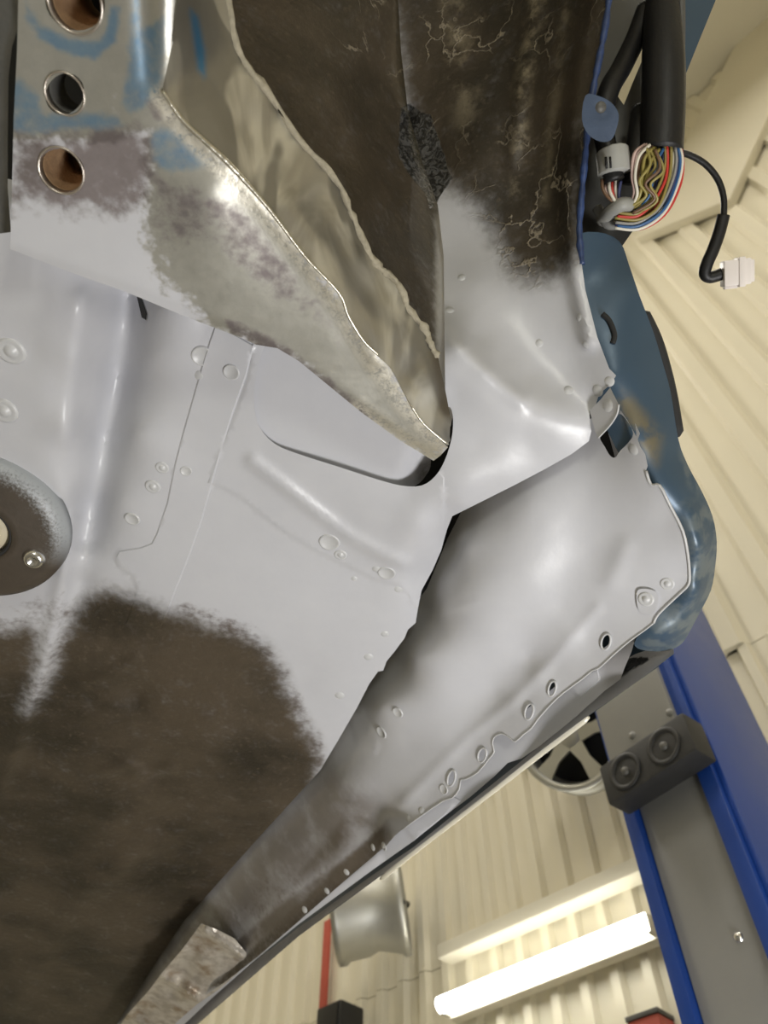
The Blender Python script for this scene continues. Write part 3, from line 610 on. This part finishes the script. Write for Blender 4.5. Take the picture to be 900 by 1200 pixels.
child('arch_edge', sweep_me(line3(s1_out[k0:k1+1], SL, .0002, 3), .0012, 6), PRIMER, sill_o)
for x, y, a_, b_ in ov:
    e = ell(x, y, a_+.3, b_+.5, 20, .25); child('drain_hole_lip', sweep_me([Vector(q) for q in at_n(e+[e[0]], SL(e+[e[0]])-.0006)], .0011, 6, False), PRIMER, sill_o)
# second flange layer, outer skin lip
S2 = Surf([(745, 735, .506), (700, 775, .504), (640, 825, .505), (580, 870, .506), (500, 930, .509), (440, 975, .514), (350, 1045, .524), (250, 1130, .535), (740, 765, .489), (728, 795, .487), (677, 837, .485), (611, 888, .486), (551, 932, .488), (484, 984, .491), (440, 1014, .496), (350, 1078, .504), (250, 1165, .514), (200, 1200, .52)],
          [('plateau', [(680, 792), (700, 785), (703, 797), (680, 817), (668, 806)], .0012, .9), ('plateau', [(470, 962), (525, 930), (540, 938), (530, 948), (485, 985)], .0009, .9), ('ridge', [(440, 1005), (350, 1072), (250, 1155)], .003, 6)])
sheet('flange_layer', [(750, 728), (700, 765), (650, 805), (600, 845), (560, 880), (500, 925), (445, 955), (440, 975), (380, 1015), (300, 1080), (230, 1140), (170, 1195), (150, 1225), (190, 1225), (250, 1168), (300, 1124), (350, 1083), (440, 1017), (484, 986), (520, 957), (551, 934), (580, 909), (595, 894), (611, 889), (630, 876), (658, 854), (677, 838), (708, 810), (727, 796), (733, 780), (740, 764)], S2, UB, car, 5, .0014,
      masks={'film_and_reflection': union(area([(700, 775), (745, 740), (760, 760), (730, 800), (710, 805)], 10, .45), area([(455, 960), (440, 975), (300, 1078), (140, 1215), (160, 1225), (290, 1108), (430, 998)], 8, .7))})  # small patch at the front end paints a brownish reflection, the rest is dust
S3 = Surf([(790, 762, .498), (740, 795, .490), (690, 830, .488), (640, 868, .489), (560, 930, .491), (484, 992, .494), (440, 1024, .498), (350, 1092, .507), (230, 1190, .52), (780, 745, .54), (690, 810, .53), (600, 880, .53), (440, 1005, .535), (230, 1165, .555)])
sheet('outer_sill_skin', [(788, 752), (740, 768), (700, 806), (662, 846), (640, 867), (612, 891), (573, 922), (530, 956), (484, 993), (440, 1023), (350, 1087), (230, 1180), (150, 1228), (195, 1232), (250, 1183), (350, 1096), (440, 1030), (484, 997), (560, 938), (640, 875), (690, 838), (745, 800), (772, 780), (790, 766)], S3, UB, car, 6, .0014, masks={'film_and_reflection': area([(480, 960), (440, 985), (100, 1230), (180, 1240), (460, 1020)], 14, .55), 'tar_and_gap_shade': area([(738, 770), (770, 768), (735, 790), (560, 925), (440, 1015), (440, 1000), (600, 880), (690, 815)], 5, .8)})  # black mask here paints the shade of the gap above the lip
lp = [at(x, y, z) for x, y, z in catmull([(690, 840, .4875), (640, 878, .4885), (573, 930, .4905), (484, 999, .494), (446, 1030, .498)], 6)]
LIPM = simple('sill_lip_reflection', (.88, .84, .70), .3, .35, .04, 30)  # cream colour paints the wall and tube light reflected in the rolled edge
child('sill_lip', sweep_me(lp, [.0016]+[.0032]*(len(lp)-2)+[.0014], 10), LIPM, car)
# outside wall of the sill (seen only from the far side)
V = []; Fc = []; ls = [(772, 781, .496), (745, 800, .490), (690, 839, .488), (640, 876, .489), (560, 939, .491), (484, 998, .494), (440, 1031, .498), (350, 1097, .507), (250, 1184, .518), (195, 1233, .523)]
od = Vector((.84, .545, 0)).normalized()
for x, y, z in ls:
    p = at(x, y, z); V += [p, p+od*.02+Vector((0, 0, .03)), p+od*.03+Vector((0, 0, .11)), p+od*.01+Vector((0, 0, .17))]
for i in range(len(ls)-1):
    for k in range(3): Fc.append((4*i+k, 4*i+4+k, 4*i+5+k, 4*i+1+k))
child('sill_outer_wall', me_from(V, Fc), BLUE, car)
# ---- slot, tab and nut near the arch
TABS = Follow(Surf([(692, 480, .537), (714, 455, .534), (724, 470, .521), (722, 490, .517), (703, 513, .519)]), lambda P: 0*P[:, 0])
sheet('bracket_tab', [(691, 481), (704, 468), (715, 454), (719, 462), (725, 474), (723, 485), (715, 498), (701, 513), (697, 505)], TABS, UB, car, 4, .0016)
child('tab_edge', sweep_me(line3([(725, 474), (723, 485), (715, 498), (701, 513)], TABS), .0008, 6), PRIMER, car)
sheet('slot_backing', [(713, 508), (724, 478), (738, 482), (750, 508), (744, 524), (730, 534), (722, 542), (719, 530)], Follow(SL, lambda P: .008+0*P[:, 0]), UB, car, 5, .0012)
sheet('slot_cavity_shade', [(696, 500), (716, 490), (722, 545), (705, 540)], Follow(SL, lambda P: .022+0*P[:, 0]), INNER, car, 8, .002)  # black sheet behind the opening paints the shade inside the slot
NT_ = Follow(SL, lambda P: -.0016+0*P[:, 0])
sheet('square_nut_plate', smooth_poly([(746, 695), (752, 690), (766, 692), (772, 700), (768, 716), (758, 720), (748, 714)], 3), NT_, UB, car, 4, .003)
# ---- blue outer panel
MB_ = Surf([(690, 440, .558), (705, 505, .545), (730, 560, .525), (775, 620, .508), (790, 655, .502), (784, 690, .496), (700, 275, .622), (728, 285, .628), (745, 330, .60), (690, 330, .602), (700, 380, .576), (735, 380, .575), (765, 385, .582), (715, 440, .549), (750, 450, .548), (783, 450, .562), (740, 510, .527), (770, 520, .525), (798, 530, .535), (775, 570, .507), (800, 580, .508), (822, 575, .522), (802, 620, .496), (818, 640, .491), (838, 620, .512), (841, 650, .512), (806, 680, .488), (820, 690, .489), (833, 690, .508), (780, 720, .488), (795, 735, .488), (806, 745, .50), (750, 750, .492), (770, 752, .489), (780, 762, .496), (760, 762, .496)],
     [('ridge', [(810, 600), (822, 640), (818, 690), (795, 735), (760, 748)], .003, 10)], 2e-4)
sheet('blue_outer_panel', smooth_poly([(672, 280), (700, 272), (726, 283), (737, 310), (750, 348), (766, 390), (778, 430), (786, 460), (795, 515), (806, 545), (822, 575), (835, 605), (840, 635), (838, 665), (833, 692), (820, 718), (806, 744), (798, 755), (784, 762), (760, 763), (744, 757), (750, 742), (785, 695), (797, 660), (785, 612), (742, 560), (712, 505), (686, 440), (680, 390), (676, 330)], 3), MB_, BLUE, car, 5, .0015,
      masks={'stain': area([(722, 455), (745, 470), (775, 510), (770, 545), (745, 520), (728, 490)], 10), 'bare': union(area([(800, 590), (845, 590), (845, 690), (800, 770), (740, 770), (760, 735), (800, 690)], 12, .75), area([(795, 520), (830, 570), (826, 590), (800, 560)], 4, .6))})
e = line3([(752, 365), (768, 398), (780, 438), (787, 470), (794, 512)], MB_, -.006); child('panel_edge_shadow', sweep_me(e, [.002, *([.0055]*(len(e)-2)), .002], 8), INNER, car)  # black tube paints the shadow along the panel's outer edge
bo = [(700, 392), (706, 368), (714, 376), (720, 392), (718, 402), (706, 404)]; child('access_grommet', sweep_me(line3(bo[1:5], MB_, .001), .0022, 8), INNER, car)
# blue ragged edge of the arch
ep = [(716, -25), (711, 20), (704, 60), (696, 100), (690, 140), (686, 180), (682, 225), (679, 270), (682, 310)]
e = line3(ep, FL, -.0015); child('arch_flange', sweep_me(e, [.0026+.0008*math.sin(i*1.9)*math.cos(i*.67) for i in range(len(e))], 8), BLUE_EDGE, car)
# ---- door pillar behind the loom
PS = Surf([(690, -25, .80), (770, -25, .80), (690, 280, .66), (740, 280, .64), (700, 130, .71), (760, 130, .71), (840, -25, .80), (800, 100, .72), (790, 190, .68)])
gap = [(763, 38), (762, 48), (749, 79), (741, 98), (731, 123), (724, 113), (729, 98), (734, 86), (735, 76), (738, 72), (745, 66), (755, 48)]
gap2 = [(754, 36), (757, 28), (762, 21), (763, 26), (758, 38)]
sheet('door_pillar', [(690, -25), (842, -25), (838, 0), (820, 45), (799, 95), (797, 180), (770, 230), (728, 290), (670, 290), (676, 200), (684, 120)], PS, simple('grey_pillar_paint', (.085, .085, .08), .5, 0, .2, 20), car, 6, .002, holes=[gap, gap2])
TS = Surf([(795, -25, .775), (845, -25, .775), (800, 100, .70), (815, 40, .735)])
sheet('blue_pillar_edge', [(800, -25), (847, -25), (838, 2), (820, 46), (800, 96), (794, 60)], TS, BLUE, car, 6, .002)
BT_ = Surf([(690, 120, .618), (725, 130, .616), (722, 165, .612), (690, 160, .612)], [('bump', 706, 128, -.0012, 6)])
BRK = simple('slate_blue_bracket', (.05, .075, .125), .45, .1, .3, 60, .2)
sheet('blue_bracket', smooth_poly([(686, 112), (700, 112), (716, 120), (725, 134), (722, 152), (716, 164), (704, 166), (690, 158), (682, 140)], 3), BT_, BRK, car, 4, .002)
# ---- added, unseen skins above the shell that block light leaks (cabin floor side)
def lid(name, pts, dz, mat):
    q = [at(x, y, z) + Vector((0, 0, dz)) for x, y, z in pts]; c = sum(q, Vector())/len(q); V = q+[p+Vector((0, 0, .01)) for p in q]; n = len(q)
    Fc = [tuple(range(n)), tuple(reversed(range(n, 2*n)))]+[(i, n+i, n+(i+1) % n, (i+1) % n) for i in range(n)]
    return child(name, me_from(V, Fc), mat, car, False)
lid('cabin_light_block', [(-60, 330, .56), (440, 430, .56), (530, 540, .56), (700, 510, .56), (800, 640, .56), (790, 720, .56), (600, 830, .56), (180, 1180, .56), (120, 1260, .60), (-80, 1260, .60)], .11, INNER)
lid('bulkhead_light_block', [(-200, -400, .9), (760, -400, .9), (705, -30, .9), (690, 110, .8), (640, 300, .74), (480, 330, .70), (200, 330, .62), (-150, 290, .62)], .20, INNER)
# ---- added plates out of view, in place of the missing shell, shade the ground
def plan_plate(name, p0, p1, f0, f1, z):
    n_ = Vector((.838, .545, 0)); f_ = Vector((.545, -.838, 0)); c = n_*(p0+p1)/2+f_*(f0+f1)/2+Vector((0, 0, CZ+z))
    return child(name, box_me(c, n_*(p1-p0)/2, f_*(f1-f0)/2, Vector((0, 0, .01))), INNER, car, False)
plan_plate('cabin_shade_plate', -1.05, .40, -3.0, -.12, .82)
plan_plate('engine_bay_shade_plate', -1.05, 0.0, -.12, .95, 1.05)
# ---- round mounting flange at the left
RC = Vector(at(-24, 622, .532)); Rr = (Vector(at(76, 622, .532))-RC).length
RM = Matrix.Translation(RC)@Vector((.10, -.10, -1)).normalized().to_track_quat('Z', 'Y').to_matrix().to_4x4()
rm = lathe_me([(Rr*.36, .004), (Rr*.40, .007), (Rr*.46, .006), (Rr*.80, .004), (Rr*.86, .003), (Rr*.98, -.004), (Rr*1.0, -.012), (Rr*.9, -.016), (Rr*.36, -.016)], 64, True)
RL = RM.inverted()@at(66, 540, .532); RL.z = 0; RL.normalize()
def ring_mat():
    t = NT('ring_dark_with_overspray'); sp_ = t.n.new('ShaderNodeSeparateXYZ'); t.t.links.new(t.co, sp_.inputs[0])
    d = t.math('ADD', t.math('MULTIPLY', sp_.outputs[0], RL.x), t.math('MULTIPLY', sp_.outputs[1], RL.y))
    r = t.math('SQRT', t.math('ADD', t.math('MULTIPLY', sp_.outputs[0], sp_.outputs[0]), t.math('MULTIPLY', sp_.outputs[1], sp_.outputs[1])))
    f = t.noise(420, 3, .6); k = t.math('ADD', t.math('DIVIDE', r, Rr), t.math('MULTIPLY', t.math('SUBTRACT', f, .5), .35))
    m = t.math('MULTIPLY', t.ramp(k, .72, .95), t.ramp(d, .1*Rr, .7*Rr))
    return t.out(t.mix(m, t.mix(t.noise(50), (.05, .04, .03), (.085, .068, .052)), (.36, .38, .40)), t.mixf(f, .4, .55), .1, t.bump(t.noise(160, 4), .3, .001))
ro = link('mount_ring', rm, ring_mat()); ro.parent = car; ro.matrix_parent_inverse = car.matrix_world.inverted(); ro.matrix_world = RM
rm2 = lathe_me([(0, -.001), (Rr*.22, .001), (Rr*.33, -.001), (Rr*.345, -.010), (0, -.010)], 40); rm2.transform(RM); child('rubber_bush', rm2, TAN, car)
rm3 = lathe_me([(Rr*.335, .003), (Rr*.365, .005), (Rr*.385, .001), (Rr*.37, -.012), (Rr*.335, -.012)], 40, True); rm3.transform(RM); child('bush_sleeve', rm3, INNER, car)
def on_ring(x, y):
    nrm = RM.to_3x3()@Vector((0, 0, 1)); d = Vector(rays([(x, y)])[0]); o = Vector((0, 0, CZ)); s = (RC+nrm*.006-o).dot(nrm)/d.dot(nrm); return o+d*s, nrm
p, n = on_ring(40, 655)
bt = lathe_me([(0, .0022), (.003, .0022), (.0042, .0042), (.0062, .0046), (.0086, .0024), (.0098, .0), (.0098, -.003)], 20); bt.transform(Matrix.Translation(p)@n.to_track_quat('Z', 'Y').to_matrix().to_4x4()); child('mount_bolt', bt, BOLT, car)
# ---- rusty jacking bracket at the bottom
JS = Surf([(236, 1082, .530), (290, 1110, .518), (280, 1150, .508), (200, 1125, .532), (230, 1170, .512), (140, 1195, .540), (180, 1225, .520)], [('ridge', [(188, 1143), (232, 1172)], .010, 6), ('ridge', [(240, 1090), (284, 1120)], .007, 5), ('ridge', [(205, 1160), (215, 1140)], -.006, 8), ('ridge', [(214, 1112), (150, 1188)], .006, 5), ('bump', 240, 1125, .004, 10), ('ridge', [(150, 1190), (190, 1215)], .005, 6)])
def jack_mat():
    t = NT('scraped_rusty_paint'); a = t.noise(22, 4, .6); f = t.noise(60, 4)
    return t.out(t.mix(t.ramp(a, .50, .72), t.mix(t.ramp(f, .35, .68), (.58, .54, .48), (.38, .34, .29)), (.27, .19, .12)), .34, .3, t.bump(a, .5, .006))
sheet('jacking_bracket', [(236, 1082), (256, 1090), (275, 1100), (290, 1118), (287, 1132), (268, 1150), (256, 1160), (232, 1176), (210, 1195), (180, 1225), (125, 1225), (150, 1188), (175, 1160), (190, 1140), (214, 1112)], JS, jack_mat(), car, 4, .01)
sheet('notch_shade', [(160, 346), (166, 349), (172, 368), (171, 375), (166, 372)], Follow(FL, lambda P: -.0012+0*P[:, 0]), INNER, car, 4, .001)  # black sheet on the floor stands in for the dark of a small notch
p, n = BT_.frame(704, 126); bt = lathe_me([(0, .002), (.003, .002), (.0045, 0)], 14); bt.transform(Matrix.Translation(p)@n.to_track_quat('Z', 'Y').to_matrix().to_4x4()); child('bracket_bolt', bt, STEEL_D, car)
# ---- spot welds, plugs and clinches
def button_me(kind):
    if kind == 'dome': pr = [(0, .30), (.30, .27), (.42, .10), (.55, .06), (.75, .16), (.92, .10), (1.0, -.05)]
    elif kind == 'disc': pr = [(0, .05), (.70, .05), (.80, .14), (.92, .14), (1.0, -.05)]
    else: pr = [(0, .20), (.4, .18), (.8, .08), (1.0, -.05)]
    return lathe_me(pr, 18)
BM = {k: button_me(k) for k in ('dome', 'disc', 'pip')}
for m in BM.values(): m.materials.append(PRIMER); m.polygons.foreach_set('use_smooth', [True]*len(m.polygons))
def weld(surf, parent, x, y, r, kind, sq=1.0):
    p, n = surf.frame(x, y); R = r*(p-Vector((0, 0, CZ))).length/FPX
    o = bpy.data.objects.new('spot_weld', BM[kind]); COL.objects.link(o); o.parent = parent; o.matrix_parent_inverse = parent.matrix_world.inverted()
    o.matrix_world = Matrix.Translation(p)@n.to_track_quat('Z', 'Y').to_matrix().to_4x4()@Matrix.Rotation(random.uniform(0, 6), 4, 'Z')@Matrix.Diagonal((R, R*sq, R, 1))
bpy.context.view_layer.update()
for x, y, r, k in ((13, 411, 16, 'dome'), (5, 481, 15, 'dome'), (237, 417, 13, 'disc'), (271, 436, 10, 'disc'), (190, 548, 8, 'dome'), (179, 570, 9, 'dome'), (218, 552, 7, 'disc'), (155, 608, 9, 'disc'), (386, 635, 13, 'disc'), (399, 650, 8, 'dome'), (441, 667, 6, 'pip'), (453, 671, 11, 'disc'), (468, 690, 6, 'pip'), (415, 678, 4, 'pip'), (451, 743, 5, 'pip'), (432, 770, 6, 'pip'), (398, 815, 6, 'pip'),
                   (541, 325, 5, 'pip'), (527, 363, 6, 'pip'), (666, 457, 6, 'pip'), (232, 440, 7, 'pip'), (632, 402, 5, 'pip'), (678, 372, 5, 'pip'), (686, 405, 5, 'pip'), (700, 458, 7, 'pip'), (714, 447, 6, 'pip')):
    weld(FL, floor_o, x, y, r, k)
for x, y, r, k in ((466, 835, 7, 'disc'), (447, 858, 8, 'disc'), (782, 684, 8, 'dome'), (742, 527, 7, 'pip'), (494, 950, 5, 'pip'), (478, 958, 5, 'pip'), (520, 925, 6, 'disc'), (450, 992, 5, 'dome'), (437, 993, 4, 'pip'), (406, 1022, 4, 'pip'), (383, 1044, 4, 'pip'), (357, 1066, 4, 'pip')):
    weld(SL, sill_o, x, y, r, k)
weld(TABS, car, 712, 475, 8, 'pip'); weld(NT_, car, 757, 702, 9, 'dome')
# ================================================================ wiring
loom = thing('wiring_loom', 'thick black taped wiring loom with bright bare wires hanging beside the wheel arch', 'wiring', at(760, 100, .66))
def tube3(name, pts, r, mat, parent, seg=10, n=6):
    q = catmull(pts, n); P = [at(*p) for p in q]; return child(name, sweep_me(P, r, seg), mat, parent)
q = catmull([(778, -40, .74), (776, 10, .715), (777, 60, .69), (777, 110, .668), (776, 150, .652), (774, 178, .642)], 6)
child('taped_sleeve', sweep_me([at(*p) for p in q], [.0115+.0050*sstep(i/16) for i in range(len(q))], 14), BLACK, loom)
tube3('taped_sleeve', [(758, 10, .73), (745, 45, .715), (728, 80, .69), (714, 105, .67), (706, 140, .655), (712, 180, .64), (720, 212, .63)], .0080, BLACK, loom, 12)
tube3('taped_sleeve', [(752, 130, .68), (748, 160, .66), (744, 190, .645), (742, 215, .638)], .0085, BLACK, loom, 12)
tube3('convoluted_edge', [(797, -40, .73), (798, 30, .705), (797, 90, .68), (796, 175, .65)], .0035, STEEL_D, loom, 8)
lbl = tube3('paper_tag', [(717, 178, .639), (719, 190, .634), (720, 203, .630)], .0125, simple('grey_tag_tape', (.36, .36, .34), .5, 0, .15, 60), loom, 14)
for dx in (-6, -1, 6, 10):
    tube3('printed_mark', [(716+dx, 184, .625), (717+dx, 197, .621)], .0010, BLACK, lbl, 6, 2)
cols = [('red', (.52, .04, .03)), ('blue', (.03, .11, .27)), ('white', (.72, .68, .58)), ('red', (.48, .05, .04)), ('olive', (.27, .22, .06)), ('yellow', (.30, .25, .07)), ('olive', (.33, .28, .09)), ('blue', (.05, .17, .36)), ('brown', (.16, .09, .05)), ('pink', (.58, .42, .38)), ('navy', (.04, .05, .14)), ('white', (.65, .60, .50)), ('red', (.55, .04, .03)), ('grey', (.28, .27, .25))]
wm = {}
for nm, c in cols: wm.setdefault(nm, wire_mat('wire_'+nm, c))
def bundle(start, mids, end, lst, r, zoff, spread):
    for i, nm in enumerate(lst):
        t = i/(max(1, len(lst)-1)); pts = []
        for k, (x, y, nx, ny, z) in enumerate([start]+mids+[end]):
            s = spread[k]*(t-.5); pts.append((x+nx*s+random.uniform(-1.6, 1.6), y+ny*s+random.uniform(-1.6, 1.6), z+zoff*math.sin(i*2.2)))
        tube3('wire', pts, r, wm[nm], loom, 7, 6)
# outer loop: down from the sleeve and back to the left
bundle((786, 165, 1, 0, .640), [(788, 188, 1, .1, .632), (784, 214, .95, .3, .626), (770, 242, .7, .7, .622), (748, 258, .2, 1, .620)], (722, 257, 0, 1, .622),
       ['navy', 'brown', 'olive', 'navy', 'blue', 'red', 'red', 'olive', 'olive', 'white', 'white', 'grey', 'blue', 'navy', 'blue', 'grey', 'white', 'red'], .00125, .0030, [20, 24, 26, 26, 24, 20])
bundle((768, 172, .9, .3, .634), [(757, 186, .9, .4, .626), (752, 208, 1, .2, .622), (752, 228, .9, .4, .620)], (742, 244, .5, .8, .622), ['pink', 'pink', 'white', 'brown', 'olive', 'yellow', 'olive', 'yellow', 'olive', 'brown', 'navy', 'blue'], .0012, .0030, [24, 28, 24, 18, 12])
bundle((716, 212, 1, 0, .632), [(716, 224, 1, .2, .626), (722, 236, .9, .4, .622)], (730, 246, .6, .7, .622), ['brown', 'pink', 'white', 'red', 'white', 'navy'], .0013, .002, [20, 20, 14, 9])
bundle((764, 176, .9, .3, .628), [(770, 196, .9, .4, .619), (756, 214, 1, .2, .617), (764, 232, .9, .4, .616)], (740, 248, .5, .8, .618), ['yellow', 'olive', 'brown', 'yellow'], .0012, .0020, [14, 16, 10, 12, 8])
tube3('grey_tie', [(706, 258, .640), (716, 248, .626), (728, 240, .619), (738, 240, .622)], .0055, simple('grey_tape', (.32, .32, .30), .5, 0, .1, 60), loom, 10)
tube3('grey_tie', [(700, 244, .645), (712, 262, .632), (728, 262, .628)], .0042, simple('grey_tape_b', (.26, .26, .25), .5, 0, .1, 60), loom, 10)
ld = thing('indicator_lead', 'thin black cable ending in a pale white plug, dangling before the cream wall', 'cable', at(799, 179, .645))
tube3('cable', [(790, 178, .648), (806, 181, .645), (826, 192, .642), (841, 210, .638), (848, 232, .632), (848, 255, .626)], .0025, BLACK, ld, 9)
tube3('cable_sleeve', [(848, 252, .627), (843, 272, .622), (836, 292, .617), (829, 308, .613), (826, 320, .611), (832, 325, .610), (846, 321, .609)], .0048, BLACK, ld, 10)
p0 = at(842, 322, .609); p1 = at(882, 317, .606); ax = (p1-p0); L = ax.length; ax.normalize(); vw = (Vector((0, 0, CZ))-p0).normalized(); sd = ax.cross(vw).normalized(); up = sd.cross(ax)
cn = child('plug', box_me((p0+p1)/2, ax*L*.40, sd*.0100, up*.008, .0015), PLAST, ld, False)
child('plug_collar', box_me(p0+ax*L*.62, ax*.0025, sd*.0114, up*.0092, .001), PLAST, cn, False)
child('plug_mouth', box_me(p0+ax*L*.86, ax*.0035, sd*.0085, up*.0068, .001), PLAST, cn, False)
child('plug_latch', box_me(p0+ax*L*.35+sd*.0105, ax*L*.2, sd*.0015, up*.003, .0005), PLAST, cn, False)
